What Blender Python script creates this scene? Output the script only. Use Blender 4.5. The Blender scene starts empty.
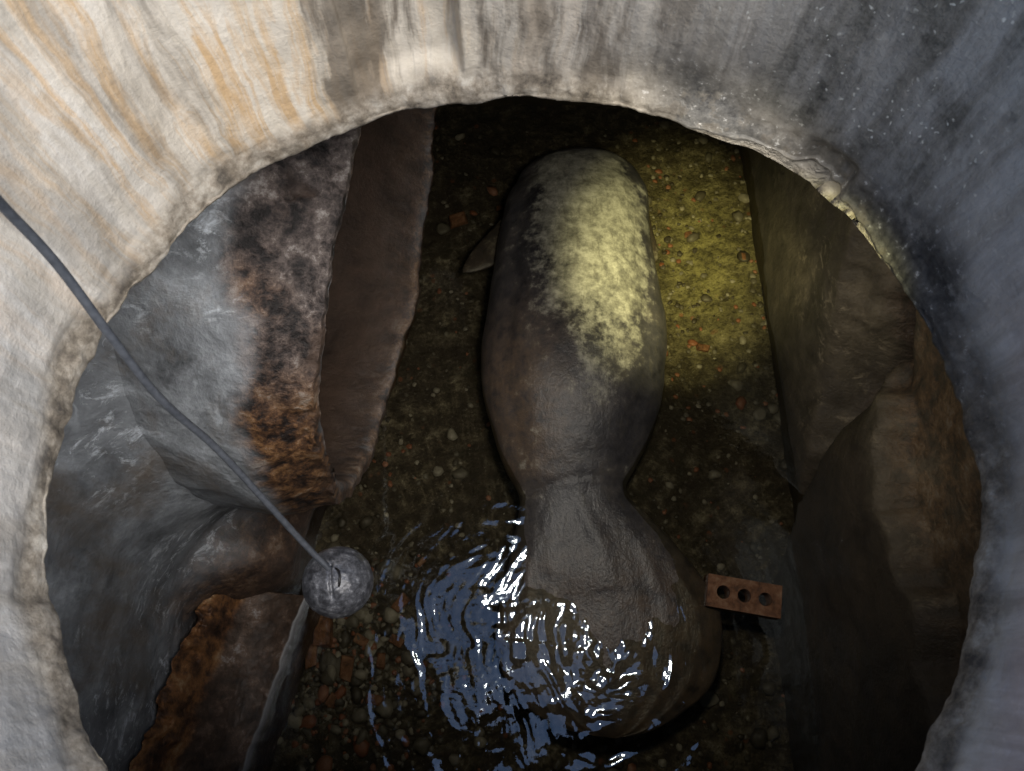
import bpy, math, numpy as np
from mathutils import Vector
rng=np.random.default_rng(7)
sc=bpy.context.scene
# ------------------------------------------------------------------ survey: camera pose, metric world, z up, chamber floor z=0
TH=math.radians(23); F=740.; CAMZ=3.2; CT,ST=math.cos(TH),math.sin(TH)
def at(px,py,z):
    a=(px-512)/F; b=(385.5-py)/F
    d=(CAMZ-z)/(CT-b*ST)
    return np.array([a*d,(b*CT+ST)*d,z])
FLOOR=0.0; WATER=0.30; RIM=2.25; GROUND=2.8
# ------------------------------------------------------------------ noise
def _h(i,j,k,s):
    n=(i*374761393+j*668265263+k*1274126177+s*974634777)&0xffffffff
    n=((n^(n>>13))*1274126177)&0xffffffff
    n=n^(n>>16)
    return n/4294967295.0
def vn(x,y,z,s=0):
    x,y,z=np.broadcast_arrays(np.asarray(x,float),np.asarray(y,float),np.asarray(z,float))
    i=np.floor(x).astype(np.int64); j=np.floor(y).astype(np.int64); k=np.floor(z).astype(np.int64)
    u=x-i; v=y-j; w=z-k
    u=u*u*u*(u*(u*6-15)+10); v=v*v*v*(v*(v*6-15)+10); w=w*w*w*(w*(w*6-15)+10)
    r=0
    for a in(0,1):
        for b in(0,1):
            for c in(0,1):
                r=r+_h(i+a,j+b,k+c,s)*(u if a else 1-u)*(v if b else 1-v)*(w if c else 1-w)
    return r*2-1
def fbm(x,y,z,o=4,s=0,g=.5):
    r=0;A=1;f=1;t=0
    for q in range(o):
        r=r+A*vn(np.asarray(x)*f+q*7.3,np.asarray(y)*f+q*3.1,np.asarray(z)*f,s+q); t+=A; A*=g; f*=2.03
    return r/t
def ss(a,b,x):
    t=np.clip((x-a)/(b-a),0,1); return t*t*(3-2*t)
# ------------------------------------------------------------------ mesh helpers
def raw_mesh(name,V,faces,mat=None,smooth=True,attrs=None):
    me=bpy.data.meshes.new(name)
    V=np.asarray(V,dtype=np.float32).reshape(-1,3); faces=np.asarray(faces,dtype=np.int32)
    k=faces.shape[1]
    me.vertices.add(len(V)); me.vertices.foreach_set('co',V.ravel())
    me.loops.add(faces.size); me.loops.foreach_set('vertex_index',faces.ravel())
    me.polygons.add(len(faces)); me.polygons.foreach_set('loop_start',np.arange(len(faces),dtype=np.int32)*k)
    me.update(calc_edges=True); me.validate()
    if smooth: me.polygons.foreach_set('use_smooth',np.ones(len(me.polygons),dtype=bool))
    for n,a in (attrs or {}).items():
        a=np.asarray(a,dtype=np.float32).ravel()
        at_=me.attributes.new(n,'FLOAT','POINT'); at_.data.foreach_set('value',a)
    ob=bpy.data.objects.new(name,me); sc.collection.objects.link(ob)
    if mat: me.materials.append(mat)
    return ob
def grid(name,P,mat=None,closed=False,mask=None,flip=False,attrs=None,smooth=True):
    nu,nv=P.shape[:2]
    idx=np.arange(nu*nv).reshape(nu,nv)
    if closed: idx=np.vstack([idx,idx[:1]])
    a=idx[:-1,:-1];b=idx[1:,:-1];c=idx[1:,1:];d=idx[:-1,1:]
    f=np.stack([a,b,c,d],-1)
    if mask is not None: f=f[mask]
    f=f.reshape(-1,4)
    if flip: f=f[:,::-1]
    return raw_mesh(name,P.reshape(-1,3),f,mat,smooth,attrs)
# ------------------------------------------------------------------ material helpers
class MB:
    def __init__(s,name):
        s.m=bpy.data.materials.new(name); s.m.use_nodes=True; s.t=s.m.node_tree; s.t.nodes.clear()
        s.out=s.t.nodes.new('ShaderNodeOutputMaterial')
        s.co=s.t.nodes.new('ShaderNodeTexCoord').outputs['Object']
    def N(s,ty,ins={},**pr):
        n=s.t.nodes.new(ty)
        for k,v in pr.items(): setattr(n,k,v)
        for k,v in ins.items():
            if isinstance(v,bpy.types.NodeSocket): s.t.links.new(v,n.inputs[k])
            else: n.inputs[k].default_value=v
        return n
    def map(s,sc=(1,1,1),loc=(0,0,0),v=None): return s.N('ShaderNodeMapping',{'Vector':v or s.co,'Scale':sc,'Location':loc}).outputs[0]
    def noise(s,scale,detail=5,rough=.55,v=None,dist=0): return s.N('ShaderNodeTexNoise',{'Vector':v or s.co,'Scale':scale,'Detail':min(detail,5),'Roughness':rough,'Distortion':dist}).outputs[0]
    def vor(s,scale,v=None,feature='F1',out='Distance'): return s.N('ShaderNodeTexVoronoi',{'Vector':v or s.co,'Scale':scale},feature=feature).outputs[out]
    def ramp(s,f,stops,interp='LINEAR'):
        n=s.N('ShaderNodeValToRGB',{'Fac':f}); r=n.color_ramp; r.interpolation=interp
        while len(r.elements)<len(stops): r.elements.new(.5)
        for e,(p,c) in zip(r.elements,stops):
            e.position=p; e.color=(c,c,c,1) if isinstance(c,(int,float)) else (*c,1)
        return n.outputs[0]
    def mix(s,f,a,b,mode='MIX'):
        n=s.N('ShaderNodeMix',data_type='RGBA',blend_type=mode)
        for k,v in((0,f),(6,a),(7,b)):
            if isinstance(v,bpy.types.NodeSocket): s.t.links.new(v,n.inputs[k])
            elif k==0: n.inputs[0].default_value=v
            else: n.inputs[k].default_value=(v,v,v,1) if isinstance(v,(int,float)) else (*v,1)
        return n.outputs[2]
    def M(s,op,a,b=0.,clamp=False): return s.N('ShaderNodeMath',{0:a,1:b},operation=op,use_clamp=clamp).outputs[0]
    def attr(s,n): return s.N('ShaderNodeAttribute',attribute_name=n).outputs['Fac']
    def bump(s,h,strength=.5,dist=.01,nrm=None):
        i={'Height':h,'Strength':strength,'Distance':dist}
        if nrm: i['Normal']=nrm
        return s.N('ShaderNodeBump',i).outputs[0]
    def pbsdf(s,col,rough=.8,nrm=None,metal=0,spec=.4):
        i={'Base Color':col if isinstance(col,bpy.types.NodeSocket) else (*col,1),'Roughness':rough,'Metallic':metal,'Specular IOR Level':spec}
        if nrm: i['Normal']=nrm
        b=s.N('ShaderNodeBsdfPrincipled',i); s.t.links.new(b.outputs[0],s.out.inputs[0]); return s.m

# --- shaft concrete
b=MB('shaft_concrete')
pol=b.N('ShaderNodeCombineXYZ',{0:b.attr('cosv'),1:b.attr('sinv'),2:b.attr('zz')}).outputs[0]
wsm=b.mix(.06,pol,b.N('ShaderNodeTexNoise',{'Vector':b.co,'Scale':7.0,'Detail':5.0}).outputs[1])
st1=b.noise(1,5,.65,b.map((7,7,1.6),v=wsm),.4); st2=b.noise(1,6,.68,b.map((15,15,2.6),(3,1,0),wsm),.3); st3=b.noise(1,5,.65,b.map((22,22,3.4),(9,4,0),wsm),.5)
mot=b.noise(9,8,.68); fine=b.noise(70,6,.7); bigm=b.noise(3.2,5,.62,b.map(loc=(3,9,2)))
c=b.ramp(mot,[(.3,(.40,.42,.43)),(.5,(.66,.67,.67)),(.7,(.84,.83,.80))])
c=b.mix(b.ramp(bigm,[(.40,0),(.62,.5)]),c,(.44,.41,.37))
c=b.mix(b.ramp(st2,[(.44,0),(.60,.6)]),c,b.ramp(fine,[(.35,(.34,.32,.28)),(.65,(.48,.45,.40))]))
c=b.mix(b.M('MULTIPLY',b.attr('tan'),.6),c,b.ramp(mot,[(.3,(.34,.29,.21)),(.55,(.55,.48,.37)),(.75,(.70,.64,.52))]))
och=b.M('MULTIPLY',b.ramp(st3,[(.47,0),(.62,1)]),b.attr('warm'))
c=b.mix(b.M('MULTIPLY',b.attr('warm'),.35),c,(.82,.71,.54))
c=b.mix(b.M('MULTIPLY',och,.75),c,(.54,.33,.13))
c=b.mix(b.M('MULTIPLY',b.ramp(st1,[(.48,0),(.58,.9)]),b.attr('stain')),c,b.ramp(mot,[(.35,(.07,.058,.045)),(.65,(.24,.20,.15))]))
c=b.mix(b.M('MULTIPLY',b.attr('pink_light'),.85),c,(.76,.46,.43))  # pinkish light on the lower right put into the wall colour
dk=b.M('MULTIPLY',b.attr('dark'),b.ramp(b.M('ADD',b.M('MULTIPLY',st2,.4),b.M('MULTIPLY',mot,.6)),[(.40,.40),(.56,1)]))
c=b.mix(dk,c,b.ramp(fine,[(.3,(.075,.07,.060)),(.7,(.22,.21,.18))]))
wv=b.mix(.03,b.co,b.N('ShaderNodeTexNoise',{'Vector':b.co,'Scale':40.0,'Detail':3.0}).outputs[1])
sp=b.ramp(b.vor(85,wv),[(.10,1),(.24,0)]); spn=b.ramp(b.noise(14,4,.7),[(.48,0),(.56,1)])
c=b.mix(b.M('MULTIPLY',b.M('MULTIPLY',sp,spn),b.attr('dark')),c,(.75,.74,.66))
lipn=b.noise(20,6,.72)
lipc=b.ramp(lipn,[(.34,(.06,.05,.04)),(.46,(.20,.17,.13)),(.58,(.38,.34,.28)),(.72,(.60,.57,.50))])
c=b.mix(b.M('MULTIPLY',b.attr('lip'),.95),c,lipc)
c=b.mix(b.M('MULTIPLY',b.attr('wet'),b.ramp(lipn,[(.34,.4),(.46,1)])),c,b.ramp(fine,[(.3,(.03,.03,.032)),(.6,(.10,.098,.095)),(.70,(.5,.5,.5))]))
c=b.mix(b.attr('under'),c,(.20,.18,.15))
h=b.M('ADD',b.M('MULTIPLY',fine,.5),b.M('MULTIPLY',mot,.8))
SHAFT=b.pbsdf(c,b.ramp(b.attr('wet'),[(0,.85),(1,.5)]),b.bump(h,.6,.009))

# --- chamber concrete
def pale(name,k=1.0,tint=(1,1,1),dark=(.05,.045,.04)):
    b=MB(name)
    big=b.noise(1.6,6,.6,dist=.6); mid=b.noise(6,8,.68,dist=.3); fine=b.noise(60,6,.7)
    c=b.ramp(mid,[(.30,tuple(.07*k*t for t in tint)),(.45,tuple(.19*k*t for t in tint)),(.6,tuple(.34*k*t for t in tint)),(.74,tuple(.54*k*t for t in tint))])
    c=b.mix(b.ramp(big,[(.38,0),(.62,.6)]),c,tuple(.13*k*t for t in tint))
    wv=b.mix(.18,b.co,b.N('ShaderNodeTexNoise',{'Vector':b.co,'Scale':5.0,'Detail':4.0}).outputs[1])
    ve=b.ramp(b.vor(2.4,b.map((1,1,.8),v=wv),'DISTANCE_TO_EDGE'),[(.0,1),(.010,0)])
    vm=b.M('MULTIPLY',ve,b.ramp(b.noise(2.2,3),[(.5,0),(.62,1)]))
    c=b.mix(b.M('MULTIPLY',vm,.5),c,tuple(.6*k*t for t in tint))
    sc_=b.ramp(b.noise(1,5,.78,b.map((8,14,20),(2,7,1)),.6),[(.54,0),(.64,.9)])
    c=b.mix(b.M('MULTIPLY',sc_,b.ramp(b.noise(2.6,3,v=b.map(loc=(8,3,1))),[(.44,0),(.56,1)])),c,tuple(.66*k*t for t in tint))
    c=b.mix(b.ramp(b.noise(3.5,7,.7,b.map((1,1,.5),(4,2,1))),[(.48,0),(.64,.8)]),c,(.14*k,.115*k,.09*k))
    cn=b.noise(15,8,.75)
    cg=b.ramp(cn,[(.38,(.012,.010,.010)),(.48,(.06,.048,.045)),(.57,(.14,.115,.105)),(.68,(.40,.37,.35))])
    co_=b.ramp(cn,[(.40,(.018,.012,.010)),(.49,(.11,.055,.028)),(.57,(.25,.13,.055)),(.68,(.36,.28,.21))])
    c=b.mix(b.attr('crust'),c,b.mix(b.attr('rusty'),cg,co_))
    c=b.mix(b.attr('darken'),c,b.ramp(mid,[(.3,dark),(.7,tuple(3*t for t in dark))]))
    h=b.M('ADD',b.M('MULTIPLY',fine,.5),b.M('ADD',b.M('MULTIPLY',mid,1.2),b.M('MULTIPLY',b.M('MULTIPLY',cn,b.attr('crust')),.8)))
    return b.pbsdf(c,.62,b.bump(h,.8,.013))
PALE=pale('pale_concrete',1.35,(.93,1.0,1.08),(.034,.022,.016)); BROWNC=pale('brown_concrete',.60,(1.16,.95,.64),(.020,.015,.010))

# --- mud bed
b=MB('river_mud')
n1=b.noise(3,8,.65,dist=.5); n2=b.noise(14,8,.75); n3=b.noise(55,6,.75)
c=b.ramp(n2,[(.34,(.025,.020,.014)),(.49,(.07,.057,.040)),(.60,(.18,.155,.11)),(.72,(.42,.385,.30))])
c=b.mix(b.ramp(n1,[(.38,.75),(.60,0)]),c,(.04,.030,.023))
c=b.mix(b.M('MULTIPLY',b.attr('algae_glow'),b.ramp(n2,[(.36,.15),(.62,.75)])),c,(.38,.355,.14))  # yellow-green torch glow mixed into the mud colour along with algae
c=b.mix(b.ramp(n3,[(.36,.75),(.5,0)]),c,(.020,.017,.012))
c=b.mix(b.ramp(n3,[(.60,0),(.70,.5)]),c,(.46,.43,.35))
rb=b.M('MULTIPLY',b.ramp(b.vor(16,out='Distance'),[(.16,1),(.24,0)]),b.ramp(b.noise(5,3,v=b.map(loc=(5,5,5))),[(.55,0),(.62,1)]))
c=b.mix(b.M('MULTIPLY',rb,.6),c,(.28,.10,.05))
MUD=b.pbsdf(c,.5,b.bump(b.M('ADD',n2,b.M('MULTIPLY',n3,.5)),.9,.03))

# --- rust
b=MB('rusty_steel')
n1=b.noise(11,8,.72); n2=b.noise(40,8,.75)
c=b.ramp(n1,[(.36,(.025,.016,.012)),(.47,(.11,.055,.03)),(.57,(.28,.13,.05)),(.66,(.40,.25,.13)),(.76,(.52,.46,.40))])
c=b.mix(b.attr('flat'),c,b.ramp(n1,[(.35,(.035,.026,.021)),(.52,(.085,.056,.040)),(.62,(.17,.115,.085)),(.72,(.42,.40,.39))]))
c=b.mix(b.attr('edge_glint'),c,(.45,.46,.48))  # pale line along the plate edge, a painted glint
RUST=b.pbsdf(c,b.ramp(n2,[(.3,.3),(.7,.75)]),b.bump(b.M('ADD',n1,b.M('MULTIPLY',n2,.5)),.7,.009),metal=.1)

# --- manatee skin
b=MB('manatee_skin')
n1=b.noise(4,8,.65,dist=.4); n2=b.noise(18,8,.72); n3=b.noise(90,5,.7); n4=b.noise(55,4,.6,b.map((1,.28,1)))
skin=b.ramp(b.M('ADD',b.M('MULTIPLY',n1,.6),b.M('MULTIPLY',n2,.4)),[(.36,(.022,.021,.024)),(.48,(.050,.047,.050)),(.58,(.085,.076,.072)),(.68,(.16,.135,.115))])
skin=b.mix(b.M('MULTIPLY',b.attr('brown'),b.ramp(n2,[(.35,.1),(.6,.75)])),skin,(.15,.10,.065))
algae_glow=b.ramp(n2,[(.3,(.13,.125,.10)),(.5,(.29,.28,.225)),(.68,(.46,.445,.37))])
e=b.M('ADD',b.attr('dry'),b.M('ADD',b.M('MULTIPLY',b.M('SUBTRACT',n2,.5),1.5),b.M('MULTIPLY',b.M('SUBTRACT',n1,.5),1.3)))
dm=b.ramp(e,[(.24,0),(.48,.5),(.98,1)])
c=b.mix(dm,skin,algae_glow)
c=b.mix(b.ramp(n4,[(.56,0),(.66,.4)]),c,(.07,.062,.048))
c=b.mix(b.ramp(n3,[(.68,0),(.76,.35)]),c,(.26,.24,.22))
h=b.M('ADD',b.M('MULTIPLY',n2,.8),b.M('ADD',b.M('MULTIPLY',n3,.4),b.M('MULTIPLY',n4,.35)))
SKIN=b.pbsdf(c,b.M('SUBTRACT',b.M('ADD',b.M('MULTIPLY',dm,.35),.38),b.M('MULTIPLY',b.attr('wettail'),.08)),b.bump(h,.6,.008),spec=.5)
b=MB('dark_wet'); DARK=b.pbsdf((.012,.011,.011),.3)

# --- water: thin sheet, Schlick reflectance symmetric for both faces
b=MB('water')
nb=b.bump(b.noise(55,2,.55),.10,.004)
tr=b.N('ShaderNodeBsdfTransparent',{'Color':(.90,.88,.78,1)}).outputs[0]
gl=b.N('ShaderNodeBsdfGlossy',{'Color':(.80,.91,1,1),'Roughness':.06,'Normal':nb}).outputs[0]
ge=b.N('ShaderNodeNewGeometry')
dt=b.N('ShaderNodeVectorMath',{0:ge.outputs['Incoming'],1:ge.outputs['Normal']},operation='DOT_PRODUCT').outputs['Value']
s5=b.M('POWER',b.M('SUBTRACT',1.0,b.M('ABSOLUTE',dt),True),5.0)
fr=b.M('ADD',b.M('MULTIPLY',s5,.86),.155)
b.t.links.new(b.N('ShaderNodeMixShader',{0:fr,1:tr,2:gl}).outputs[0],b.out.inputs[0]); WAT=b.m

# --- brick, stones, float, cable, ground
b=MB('brick'); n=b.noise(25,7,.7)
BRICK=b.pbsdf(b.ramp(n,[(.3,(.05,.026,.016)),(.5,(.19,.085,.042)),(.7,(.30,.18,.11))]),.7,b.bump(n,.9,.014))
b=MB('stones'); n=b.noise(30,6,.7)
c=b.mix(b.attr('tone'),(.05,.042,.03),(.36,.335,.28)); c=b.mix(b.attr('red'),c,(.32,.115,.06)); c=b.mix(.6,c,b.ramp(n,[(.3,.3),(.7,1.)]),'MULTIPLY')
STONE=b.pbsdf(c,.5,b.bump(n,.5,.006))
b=MB('speckled_float'); n=b.noise(70,4,.8)
c=b.ramp(n,[(.38,(.04,.041,.046)),(.52,(.11,.113,.125)),(.62,(.22,.225,.24)),(.72,(.55,.56,.6))])
FLOAT=b.pbsdf(c,.36,b.bump(n,.4,.002),metal=.2,spec=.7)
b=MB('rubber_cable'); n=b.noise(120,3)
CABLE=b.pbsdf(b.ramp(n,[(.3,(.05,.055,.065)),(.7,(.09,.097,.11))]),.45)
b=MB('pavement'); n=b.noise(3,8,.6); n2=b.noise(120,4,.7)
PAVE=b.pbsdf(b.mix(.5,b.ramp(n,[(.3,(.20,.195,.19)),(.7,(.33,.32,.31))]),b.ramp(n2,[(.3,(.16,.16,.16)),(.7,(.38,.37,.35))])),.9,b.bump(n2,.5,.005))

# ================================================================== manhole shaft + chamber ceiling
CX,CY,R0=.011,.306,.608
nphi=1200
wall_z=np.linspace(GROUND,2.305,80); lip_z=np.linspace(2.30,2.262,14)
prof=[(.70-.080*ss(0,1,(GROUND-z)/(GROUND-2.30))**.8,z,0) for z in wall_z]
prof+=[(.618-.008*ss(2.30,2.27,z),z,0) for z in lip_z]
for a in np.linspace(0,math.pi/2,8)[1:]: prof.append((.609+.014*(1-math.cos(a)),2.262-.016*math.sin(a),.1))
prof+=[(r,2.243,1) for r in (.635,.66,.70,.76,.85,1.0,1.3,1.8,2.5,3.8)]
prof=np.array(prof)
ph=np.linspace(0,2*np.pi,nphi,endpoint=False)[:,None]
pr=prof[None,:,0]; pz=prof[None,:,1]+0*ph; un=prof[None,:,2]+0*ph
def ad(a,c): return np.abs((a-c+180)%360-180)
deg=np.degrees(ph)
def ga(c,w): return np.exp(-(ad(deg,c)/w)**2)
shape=.036*ga(45,24)-.025*ga(-30,22)+.012*ga(150,20)
C,S=np.cos(ph),np.sin(ph)
lip=ss(2.325,2.285,pz+.022*fbm(C*5,S*5,0,3,5))
large=.014*fbm(C*2.6,S*2.6,pz*3,3,1); flute=.007*fbm(C*9,S*9,pz*1.6,3,2)*ss(2.25,2.4,pz)
chip=.013*fbm(C*4,S*4,pz*4,5,3,.66); rough=.0045*fbm(C*26,S*26,pz*26,3,4)
fi=.0012*fbm(C*40,S*40,pz*40,3,8)
chan=.030*(ss(.1,.35,vn(C*11,S*11,0,31)))*ga(102,16)*ss(2.29,2.34,pz)
radial=pr+shape*(1-un)+large+flute+fi+chan+lip*(chip+rough)*(1-.6*un)
bite=ss(.3,.6,fbm(C*4,S*4,1.7,4,14,.6))*.026
radial=radial+lip*bite*(1-un)
zz=pz+(un>0)*(.012*fbm(C*pr*10,S*pr*10,0,3,9))+lip*(1-un)*.006*fbm(C*10,S*10,3.3,4,11)
P=np.stack([CX+radial*C,CY+radial*S,zz],-1)
attrs=dict(cosv=np.broadcast_to(C,pz.shape),sinv=np.broadcast_to(S,pz.shape),zz=pz,
 warm=ga(130,34)*np.ones_like(pz), dark=np.clip(ga(44,20)*1.25,0,1)*ss(2.26,2.34,pz+.03*fbm(C*5,S*5,pz*5,2,3)),
 pink_light=ga(-18,22)*ss(2.3,2.4,pz)*(.6+.4*vn(C*5,S*5,pz*4,3)), stain=np.clip(ga(98,34)+.35+0*pz,0,1), lip=lip*(1-.0*un),
 tan=np.clip(ga(95,45)+.25,0,1)+0*pz,
 wet=np.clip(ga(28,24)*1.25+.9*ga(62,12),0,1)*ss(2.385,2.30,pz+.06*fbm(C*5,S*5,pz*3,4,21)), under=un)
grid('manhole_shaft',P,SHAFT,closed=True,flip=True,attrs=attrs)
gr=np.array([.68,.8,1,1.6,3,6,15,60,400]); g2=np.linspace(0,2*np.pi,180,endpoint=False)[:,None]
shp=.036*np.exp(-(ad(np.degrees(g2),45)/24)**2)
rr=gr[None]+shp*(gr[None]<.9)
grid('ground',np.stack([CX+rr*np.cos(g2),CY+rr*np.sin(g2),GROUND+.004+0*rr],-1),PAVE,closed=True,flip=True)

# ================================================================== chamber bed
x=np.arange(-1.7,1.7,.011); y=np.arange(-1.7,3.3,.011); X,Y=np.meshgrid(x,y,indexing='ij')
Z=.03*fbm(X*1.6,Y*1.6,0,3,40)+.014*fbm(X*7,Y*7,0,4,41)+.012*np.abs(fbm(X*22,Y*22,0,3,42))
Z=Z+.08*ss(.75,1.3,X)*ss(.2,1.2,Y)+.03*ss(-.2,-.8,X)*ss(.6,-.2,Y)
def bed(px,py):
    i=int(np.clip((px+1.7)/.011,0,Z.shape[0]-1)); j=int(np.clip((py+1.7)/.011,0,Z.shape[1]-1)); return Z[i,j]
ag=at(700,258,0); glow=np.exp(-(((X-ag[0])/.30)**2+((Y-ag[1])/.50)**2))  # soft oval of painted torch glow on the bed
grid('chamber_bed',np.stack([X,Y,Z],-1),MUD,attrs=dict(algae_glow=glow))

# ================================================================== concrete pipe
MC=np.array([-.405,1.375,1.07]); MN=np.array([.987,-.158,0]); MH=np.array([.158,.987,0]); RI=.765
pp=[(s,RI,0) for s in np.concatenate([np.linspace(2.4,.3,30),np.linspace(.28,.02,24)])]
pp+=[(.02-.02*math.sin(a),RI+.02-.02*math.cos(a),0) for a in np.linspace(.3,math.pi/2,5)]
pp+=[(.0,r,1) for r in np.linspace(RI+.025,RI+.05,8)]
pp+=[(s,RI+.05+.085*ss(0,.20,s)**.8,1) for s in np.linspace(.008,.24,26)]
pp+=[(s,RI+.135,1) for s in np.concatenate([np.linspace(.25,.9,60),np.linspace(.95,1.6,10)])]
pp=np.array(pp); n=720; t=np.linspace(0,2*np.pi,n,endpoint=False)[:,None]
s_=pp[None,:,0]+0*t; r_=pp[None,:,1]+0*t; o_=pp[None,:,2]+0*t
c_,q_=np.cos(t),np.sin(t)
edge=ss(.32,.0,s_)
r2=r_+edge*(.034*fbm(c_*5,q_*5,s_*9,4,50)*(o_)+.006*fbm(c_*18,q_*18,s_*25,3,51))+.012*fbm(c_*2.5,q_*2.5,s_*3,4,52)*o_+.003*fbm(c_*14,q_*14,s_*16,3,57)
pit=ss(.25,.55,fbm(c_*9,q_*9,s_*12,5,58,.6))*edge*o_; r2=r2-.018*pit
s2=s_+edge*(.026*fbm(c_*3,q_*3,0,5,53,.55)+.006*fbm(c_*20,q_*20,r_*20,3,54))
s2=s2-(.075*q_)*ss(1.2,.0,s_)          # mouth leans out at the crown
pos=MC+(-MN)*s2[...,None]+MH*(r2*c_)[...,None]+np.array([0,0,1.])*(r2*q_)[...,None]
crust=o_*ss(.22,.14,s_+.07*fbm(c_*4,q_*4,s_*4,4,55))
rusty=ss(.85,.45,q_+.25*fbm(c_*5,q_*5,s_*5,3,59))
lipdark=.75*ss(.06,.0,s_)*o_*ss(.4,-.3,q_+.1*c_)
darken=(1-o_)*(1.0-.3*ss(.25,.0,s_))+0*t  # pipe interior coloured dark to stand for its shade
grid('concrete_pipe',pos,PALE,closed=True,flip=False,attrs=dict(crust=np.clip(crust+(1-o_)*ss(.6,.0,s_)*.7,0,1),rusty=np.clip(rusty*o_+(1-o_)*.8,0,1),darken=np.clip(np.maximum(np.maximum(darken*ss(0,.06,s_),.8*pit),lipdark),0,1)))

# ================================================================== chamber walls
y=np.arange(-1.65,3.2,.016); z=np.arange(-.15,2.32,.016); Y,Z2=np.meshgrid(y,z,indexing='ij')
rp=np.sqrt((Y-1.485)**2+(Z2-1.07)**2); dp=rp-.90
Xw=-1.13+.28*np.exp(-np.clip(dp,0,3)/.13)+.03*fbm(Y*1.5,Z2*1.5,0,4,60)+.008*fbm(Y*9,Z2*9,0,4,61)
toe=ss(.75,.35,Z2+.08*fbm(Y*4,Z2*4,0,3,62))*ss(.25,.45,Y)
Xw=Xw+.30*toe*ss(1.0,.8,Y)-.03*ss(.9,1.8,Z2)+.02*toe*fbm(Y*8,Z2*8,0,4,65)
tw=ss(.85,.5,Z2+.15*fbm(Y*3,Z2*3,0,3,66))*ss(.1,.35,Y)
grid('chamber_wall',np.stack([Xw,Y,Z2],-1),PALE,mask=rp[:-1,:-1]>.82,attrs=dict(rusty=.7+0*Y,crust=np.clip(np.maximum(toe,tw),0,1),darken=np.clip(toe*.45+.5*ss(.75,.25,Z2)+.4*ss(.1,-.5,Y),0,1)))  # darker low down, on the toe and towards the low-y end
y=np.arange(-1.65,3.2,.012); z=np.arange(-.15,2.32,.012); Y,Z2=np.meshgrid(y,z,indexing='ij')
w1=.07*fbm(Y*3,Z2*3,2,5,70,.6)
line=.72+(Z2-.45)*.62+w1
blk=ss(.025,-.025,Y-line)*ss(1.75,1.35,Z2)
slab=ss(.0,.05,Y-(line+.10+.12*ss(.3,.9,Z2)))*ss(-.05,.35,Z2)
Xr=1.22-.02*Z2+.03*fbm(Y*1.3,Z2*1.3,4,3,71)
Xr=Xr-.13*blk*(1-.6*ss(.75,1.2,Z2))-.07*slab
crev=np.exp(-((Y-line-.07)/.08)**2)*ss(.45,.75,Z2)
Xr=Xr+.22*crev+.16*np.exp(-(((Y-1.0)/.15)**2+((Z2-.85)/.19)**2))
led=blk*ss(1.0,1.04,Z2+.12*fbm(Y*4,0,0,4,75)); Xr=Xr+.10*led
Xr=Xr+.012*fbm(Y*3,Z2*3,0,5,72)+.05*crev*fbm(Y*16,Z2*16,0,4,73)+.006*fbm(Y*14,Z2*14,0,4,76,.6)
grid('broken_concrete_wall',np.stack([Xr,Y,Z2],-1),BROWNC,flip=True,attrs=dict(rusty=.4+.6*blk,crust=np.clip(.9*ss(.1,.6,crev)+.45*led,0,1),darken=np.clip(ss(.9,.3,Z2)*.9+.95*blk*ss(1.06,.9,Z2)+.7*ss(.6,.2,Y)+.5*ss(1.9,2.4,Y)+.8*ss(.25,.7,crev),0,1)))  # darker low down, at both ends and in the crevice
for yy,nm in((3.05,'chamber_wall'),(-1.5,'chamber_wall')):
    x=np.arange(-1.5,1.6,.03); z=np.arange(-.15,2.32,.03); A,B=np.meshgrid(x,z,indexing='ij')
    grid(nm,np.stack([A,yy+.04*fbm(A*2,B*2,yy,4,80),B],-1),BROWNC,attrs=dict(rusty=0*A,crust=0*A,darken=.8+0*A))

# ================================================================== rusty steel channel at lower left
A0,A1=at(216,583,.42),at(128,790,.74); B0,B1=at(305,596,.36),at(236,790,.36)
nu,nv=110,240
U,Vv=np.meshgrid(np.linspace(-.12,1.12,nu),np.linspace(-.06,1.25,nv),indexing='ij')
Lp=A0+(A1-A0)*Vv[...,None]; Rp=B0+(B1-B0)*Vv[...,None]
Uc=np.clip(U,0,1)[...,None]
Q=Lp*(1-Uc)+Rp*Uc
Q[...,2]+=-.10*np.sin(np.pi*np.clip(U,0,1))*.6
wob=.05*fbm(Vv*14,0,3,4,93)
liph=ss(.26,.15,U+wob)*ss(-.02,.03,U)
Q[...,2]+=.075*liph*(1+.7*fbm(U*7,Vv*18,0,4,90))+.006*fbm(U*8,Vv*16,0,4,91)
Q[...,2]-=.5*np.clip(-U,0,1)*3
Q[...,2]-=np.clip(U-1,0,1)*4.5
Q[...,2]-=ss(0,-.05,Vv)*.4
Q[...,0]+=.008*fbm(Vv*12,U*2,0,3,92)
grid('rusty_steel_channel',Q,RUST,attrs=dict(flat=ss(.24,.33,U+wob),edge_glint=.8*np.exp(-((U-1.0)/.014)**2)))

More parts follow.
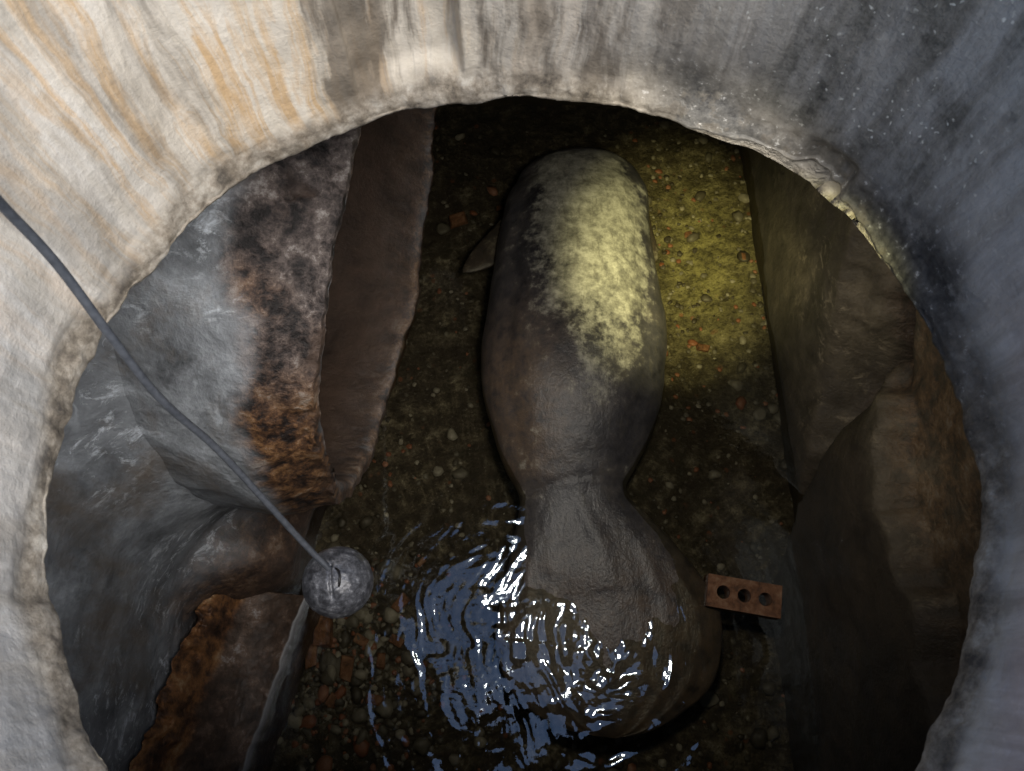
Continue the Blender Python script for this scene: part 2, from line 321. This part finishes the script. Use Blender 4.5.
# ================================================================== manatee
ST_=np.array([
(571,157,573,157,.20,.01,.02),(556,160,592,159,.21,.07,.08),(538,166,618,164,.22,.13,.12),(522,176,634,174,.23,.17,.16),(511,193,644,190,.24,.205,.19),
(504,216,649,214,.25,.235,.21),(498,246,653,246,.25,.255,.22),(491,285,659,285,.25,.275,.23),(484,325,664,325,.25,.285,.23),(481,365,665,365,.25,.28,.23),
(485,405,660,403,.25,.256,.22),(494,440,650,436,.245,.215,.20),(506,470,636,466,.24,.165,.16),(517,489,626,485,.24,.135,.12),(521,501,628,498,.24,.117,.11),
(519,520,644,513,.24,.102,.09),(512,552,678,546,.24,.084,.07),(502,588,706,582,.24,.072,.05),(495,620,720,615,.24,.064,.045),(495,654,722,652,.24,.058,.04),
(506,688,711,686,.24,.051,.035),(531,714,685,711,.24,.043,.03),(568,731,652,730,.24,.028,.02),(606,738,618,738,.24,.006,.006)],float)
k=len(ST_); us=np.linspace(0,k-1,260)
def cr(A,u):
    i=np.clip(np.floor(u).astype(int),0,k-2); f=(u-i)[:,None]
    p0=A[np.clip(i-1,0,k-1)];p1=A[i];p2=A[i+1];p3=A[np.clip(i+2,0,k-1)]
    return .5*((2*p1)+(-p0+p2)*f+(2*p0-5*p1+4*p2-p3)*f**2+(-p0+3*p1-3*p2+p3)*f**3)
SI=cr(ST_,us)
ang=np.linspace(0,2*np.pi,160,endpoint=False)
PM=np.zeros((160,len(us),3)); LAT=np.zeros((160,len(us)))
for j,row in enumerate(SI):
    L=at(row[0],row[1],row[4]); Rr=at(row[2],row[3],row[4]); cen=(L+Rr)/2; hw=np.linalg.norm(Rr-L)/2; ax=(Rr-L)/max(1e-6,2*hw)
    nn=2.15+.9*float(ss(14,18,us[j]))      # the paddle is flatter across its top
    ca=np.sign(np.cos(ang))*np.abs(np.cos(ang))**(2/nn); sa=np.sign(np.sin(ang))*np.abs(np.sin(ang))**(2/nn)
    hh=np.where(sa>0,row[5],row[6])
    PM[:,j]=cen+ax*(hw*ca)[:,None]+np.array([0,0,1.])*(hh*sa)[:,None]; LAT[:,j]=ca
UU=us[None]+0*LAT; AA=ang[:,None]+0*LAT
x,y,z=PM[...,0],PM[...,1],PM[...,2]
dz=(.010*fbm(x*4,y*4,z*4,3,100)+.0018*fbm(x*22,y*14,z*22,3,101))
dz=dz-.0030*np.exp(-((UU-12.9-.7*LAT**2+.5*LAT)/.25)**2)-.008*np.exp(-((UU-4.3+.6*LAT**2)/.4)**2)
dz=dz+.012*ss(14,16,UU)*np.exp(-(LAT/.18)**2)*ss(22,17,UU)
dz=dz-.014*np.exp(-((np.abs(LAT)-.72)/.10)**2)*ss(2,5,UU)*ss(13,10,UU)*.6
dz=dz-.006*np.exp(-((LAT+.3-.35*ss(11,20,UU))/.05)**2)*ss(14,16,UU)
dz=dz-.004*ss(15,18,UU)*np.abs(np.sin(np.pi*LAT*4.0+.8*fbm(x*4,y*4,0,2,109)))
dz=dz-.010*ss(15,18,UU)*ss(.1,-.8,LAT)      # the near edge lies a little deeper
PM[...,2]+=dz*np.where(np.sin(AA)>-.2,1,.3)
PM[...,0]+=np.sign(LAT)*dz*np.abs(LAT)*.8+.012*fbm(y*4,0,np.sign(LAT)*3,2,105)*np.abs(LAT)
f1=.18*fbm(x*6,y*6,0,3,103)
dry=ss(2.0,3.4,UU+f1*4)*ss(11.4,6.0,UU+1.8*np.abs(LAT-.2)+f1*3)*ss(-.85,-.20,LAT+f1)*ss(1.0,.55,LAT+f1)*(np.sin(AA)>0)
brown=ss(7,10,UU)*ss(14,12,UU)*ss(.2,-.6,LAT)+.8*ss(15,18,UU)
body_ob=grid('body',PM,SKIN,closed=True,flip=True,attrs=dict(dry=dry,brown=np.clip(brown,0,1),wettail=ss(11,15,UU)))
man=bpy.data.objects.new('manatee',None); sc.collection.objects.link(man); body_ob.parent=man
def flipper(name,root,tip,w,bend):
    root=np.array(root);tip=np.array(tip); n=40; T=np.linspace(0,1,n); a=np.linspace(0,2*np.pi,32,endpoint=False)
    d=tip-root; d/=np.linalg.norm(d); sd=np.cross(d,[0,0,1]); sd/=np.linalg.norm(sd); up=np.cross(sd,d)
    Pp=np.zeros((32,n,3))
    for j,tt in enumerate(T):
        e=math.sqrt(max(0.0004,1-max(0,(tt-.55)/.45)**2)); ww=w*(.62+.5*math.sin(math.pi*min(1,tt*.8+.1)))*e; th=.045*(1-tt*.75)*math.sqrt(max(0.0004,1-max(0,(tt-.8)/.2)**2))
        cen=root+(tip-root)*tt+sd*bend*math.sin(math.pi*tt)
        Pp[:,j]=cen+sd*(ww*np.cos(a))[:,None]+up*(th*np.sin(a))[:,None]
    o=grid(name,Pp,SKIN,closed=True,attrs=dict(dry=np.ones((32,n))*.2,brown=np.ones((32,n))*.4,wettail=np.zeros((32,n)))); o.parent=man
flipper('flipper_l',at(522,212,.22),at(464,272,.22),.070,-.03)
flipper('flipper_r',at(640,215,.14),at(655,262,.07),.06,.03)
def blob(name,c,r,mat,parent):
    bpy.ops.mesh.primitive_uv_sphere_add(segments=16,ring_count=10,radius=1,location=tuple(c)); o=bpy.context.object; o.scale=r; o.name=name
    o.data.materials.append(mat); o.parent=parent
    for p in o.data.polygons:p.use_smooth=True
blob('eye_l',at(521,178,.27),(.012,.012,.012),DARK,man); blob('eye_r',at(634,176,.27),(.012,.012,.012),DARK,man)
blob('nostril_l',at(563,160,.27),(.012,.01,.008),DARK,man); blob('nostril_r',at(582,160,.27),(.012,.01,.008),DARK,man)

# ================================================================== water
xs=np.concatenate([np.arange(-1.5,-1.15,.05),np.arange(-1.15,1.4,.0065)]); ys=np.concatenate([np.arange(-1.6,-.9,.03),np.arange(-.9,1.4,.0065),np.arange(1.4,3.2,.025)])
X,Y=np.meshgrid(xs,ys,indexing='ij')
tc=at(565,700,WATER); r=np.hypot(X-tc[0],(Y-tc[1])); m=np.exp(-(r/.64)**2)+.07
wx=X+.10*fbm(X*2.5,Y*2.5,0,3,110); wy=Y+.10*fbm(X*2.5,Y*2.5,5,3,111)
tail=at(605,640,WATER); rw=np.hypot(wx-tail[0],wy-tail[1]); thw=np.arctan2(wy-tail[1],wx-tail[0])
H=.0066*fbm(rw*24,thw*2.0,0,3,115,.5)+.0042*fbm(wx*12,wy*24,0,4,112,.5)+.0125*fbm(wx*4,wy*5,2,2,113)
grid('water',np.stack([X,Y,WATER+H*m],-1),WAT)

# ================================================================== stones and brick
def ico():
    bpy.ops.mesh.primitive_ico_sphere_add(subdivisions=2,radius=1); o=bpy.context.object
    V=np.array([v.co[:] for v in o.data.vertices]); Fc=np.array([p.vertices[:] for p in o.data.polygons]); bpy.data.objects.remove(o); return V,Fc
IV,IF=ico()
Vs=[];Fs=[];tone=[];red=[]; off=0
for q in range(2300):
    if q<1000: p=at(rng.normal(345,55),rng.normal(665,60),.05)
    elif q<1300: p=at(rng.uniform(645,790),rng.uniform(130,420),.05)
    else: p=at(rng.uniform(330,800),rng.uniform(120,780),.05)
    sz=rng.uniform(.005,.015)*(1+1.6*(rng.random()<.12)); v=IV*np.array([1,rng.uniform(.6,1),rng.uniform(.35,.6)])
    v=v*(1+.34*vn(IV[:,0]*1.6+q,IV[:,1]*1.6,IV[:,2]*1.6,q))[:,None]*sz
    a=rng.uniform(0,6.28); Rm=np.array([[math.cos(a),-math.sin(a),0],[math.sin(a),math.cos(a),0],[0,0,1]])
    v=v@Rm.T+np.array([p[0],p[1],bed(p[0],p[1])+sz*.15])
    Vs.append(v);Fs.append(IF+off);off+=len(v); tone+= [rng.random()**1.8]*len(v); red+=[float(rng.random()<.15)*.8]*len(v)
raw_mesh('gravel',np.vstack(Vs),np.vstack(Fs),STONE,attrs=dict(tone=tone,red=red))
CV=np.array([[x,y,z] for x in(-1,1) for y in(-1,1) for z in(-1,1)],float); CF=np.array([[0,1,3,2],[4,6,7,5],[0,4,5,1],[2,3,7,6],[0,2,6,4],[1,5,7,3]])
Vs=[];Fs=[];off=0
spots=[(322,630,.06),(400,602,.035),(345,668,.04),(395,640,.03),(310,655,.04),(372,700,.035),(457,215,.045),(500,200,.02),(330,700,.028),(345,610,.03),(705,345,.03),(690,230,.02),(420,560,.02),(742,260,.02),(360,640,.03),(380,660,.028)]
for q,(px,py,s) in enumerate(spots):
    p=at(px,py,.06); v=(CV+rng.normal(0,.16,CV.shape))*np.array([s,s*.6,s*.4]); a=rng.uniform(0,3); Rm=np.array([[math.cos(a),-math.sin(a),0],[math.sin(a),math.cos(a),0],[0,0,1]])
    Vs.append(v@Rm.T+np.array([p[0],p[1],bed(p[0],p[1])+s*.4]));Fs.append(CF+off);off+=8
o=raw_mesh('brick_rubble',np.vstack(Vs),np.vstack(Fs),BRICK,smooth=False)
mb=o.modifiers.new('b','BEVEL');mb.width=.004;mb.segments=2
pc=at(743,596,.30); zt=.325
bpy.ops.mesh.primitive_cube_add(size=1,location=(pc[0],pc[1],zt-.045)); br=bpy.context.object; br.name='perforated_brick'; br.scale=(.275,.120,.09); br.rotation_euler=(math.radians(3),math.radians(-2),math.radians(-10))
bpy.ops.object.transform_apply(location=False,rotation=False,scale=True)
for dx in(-.078,0,.078):
    bpy.ops.mesh.primitive_cylinder_add(vertices=32,radius=.025,depth=.3); cu=bpy.context.object; cu.location=(dx,0,0); cu.parent=br
    bpy.context.view_layer.update()
    mo=br.modifiers.new('h','BOOLEAN');mo.operation='DIFFERENCE';mo.object=cu
    bpy.context.view_layer.objects.active=br; bpy.ops.object.modifier_apply(modifier=mo.name); bpy.data.objects.remove(cu)
mb=br.modifiers.new('b','BEVEL');mb.width=.006;mb.segments=3;mb.limit_method='ANGLE'
br.data.materials.clear(); br.data.materials.append(BRICK)
Vs=[];Fs=[];off=0
for q in range(22):
    sz=rng.uniform(.04,.08); v=IV*np.array([1,.8,.7])*(1+.3*vn(IV[:,0]*1.6+q,IV[:,1]*1.6,IV[:,2]*1.6,q+500))[:,None]*sz
    px,py=pc[0]+rng.normal(0,.07),pc[1]+rng.normal(0,.03); v=v+np.array([px,py,bed(px,py)+rng.uniform(.02,.14)]); Vs.append(v);Fs.append(IF+off);off+=len(v)
raw_mesh('rubble_heap',np.vstack(Vs),np.vstack(Fs),MUD,attrs=dict(algae_glow=np.zeros(off)))

# ================================================================== float on cable
fl=bpy.data.objects.new('cable_float',None); sc.collection.objects.link(fl)
fc=at(338,582,1.95); rad=.0575
bpy.ops.mesh.primitive_ico_sphere_add(subdivisions=6,radius=rad,location=tuple(fc)); o=bpy.context.object; o.name='ball'; o.data.materials.append(FLOAT); o.parent=fl
me=o.data; V=np.array([v.co[:] for v in me.vertices]); nV=V/rad
d=.0010*fbm(nV[:,0]*9,nV[:,1]*9,nV[:,2]*9,4,120)
gz=np.exp(-((nV[:,0]+.12*nV[:,1]-.0)/.035)**2)*ss(.1,.5,nV[:,2])*ss(-.62,-.45,nV[:,1])*ss(.45,.3,nV[:,1]); d=d-.006*gz
V=V+nV*d[:,None]; me.vertices.foreach_set('co',V.astype(np.float32).ravel()); me.polygons.foreach_set('use_smooth',np.ones(len(me.polygons),dtype=bool)); me.update()
def tube(name,pts,r,mat,parent=None):
    cu=bpy.data.curves.new(name,'CURVE'); cu.dimensions='3D'; cu.bevel_depth=r; cu.bevel_resolution=6; cu.resolution_u=16
    sp=cu.splines.new('BEZIER'); sp.bezier_points.add(len(pts)-1)
    for bp,p in zip(sp.bezier_points,pts): bp.co=tuple(p); bp.handle_left_type=bp.handle_right_type='AUTO'
    ob=bpy.data.objects.new(name,cu); sc.collection.objects.link(ob); cu.materials.append(mat); ob.parent=parent; return ob
top=fc+np.array([-.003,.012,rad*.93])
tube('cable',[(-1.6,1.1,GROUND+.012),(-.90,.78,GROUND+.014),(-.66,.62,GROUND+.014),at(-40,158,2.73),at(0,203,2.655),at(55,262,2.57),at(112,338,2.48),at(160,398,2.38),at(215,447,2.26),at(268,504,2.13),at(312,552,2.03),top],.0050,CABLE,fl)
tube('hook',[top+np.array([.004,.004,-.003]),top+np.array([.016,-.004,.004]),top+np.array([.018,-.022,.002]),top+np.array([.012,-.034,-.012])],.002,DARK,fl)

# ================================================================== camera
cam=bpy.data.cameras.new('camera'); co=bpy.data.objects.new('camera',cam); sc.collection.objects.link(co); sc.camera=co
co.location=(0,0,CAMZ); co.rotation_euler=(TH,0,0); cam.sensor_width=36; cam.lens=F*36/1024; cam.clip_start=.02; cam.clip_end=1000
cam.dof.use_dof=True; cam.dof.focus_distance=2.5; cam.dof.aperture_fstop=11
# ================================================================== light
EL=math.radians(54); AZ=math.radians(130)
w=bpy.data.worlds.new('World'); sc.world=w; w.use_nodes=True; nt=w.node_tree
sky=nt.nodes.new('ShaderNodeTexSky'); sky.sky_type='NISHITA'; sky.sun_disc=False; sky.sun_elevation=EL; sky.sun_rotation=AZ
nt.links.new(sky.outputs[0],nt.nodes['Background'].inputs[0]); nt.nodes['Background'].inputs[1].default_value=.15
sl=bpy.data.lights.new('sun','SUN'); sl.energy=3.7; sl.angle=math.radians(50); sl.color=(1,.95,.88); so=bpy.data.objects.new('sun',sl); sc.collection.objects.link(so)
dirv=-Vector((math.cos(EL)*math.sin(AZ),math.cos(EL)*math.cos(AZ),math.sin(EL))); so.rotation_euler=dirv.to_track_quat('-Z','Y').to_euler()
def spot(name,loc,tgt,power,ang,blend,col,rs):
    l=bpy.data.lights.new(name,'SPOT'); l.energy=power; l.spot_size=math.radians(ang); l.spot_blend=blend; l.color=col; l.shadow_soft_size=rs
    o=bpy.data.objects.new(name,l); sc.collection.objects.link(o); o.location=loc; o.rotation_euler=(Vector(tuple(tgt))-Vector(loc)).to_track_quat('-Z','Y').to_euler()
spot('torch_beam',(.30,.12,2.9),at(672,270,.3),780,23,1.0,(1,.92,.45),.03)
spot('chamber_fill',(.22,.60,2.45),at(600,400,.3),52,100,1.0,(1,.93,.80),.10)  # wide fill lamp added to brighten the chamber, apart from the torch
sc.view_settings.view_transform='Standard'; sc.view_settings.look='None'; sc.view_settings.exposure=0
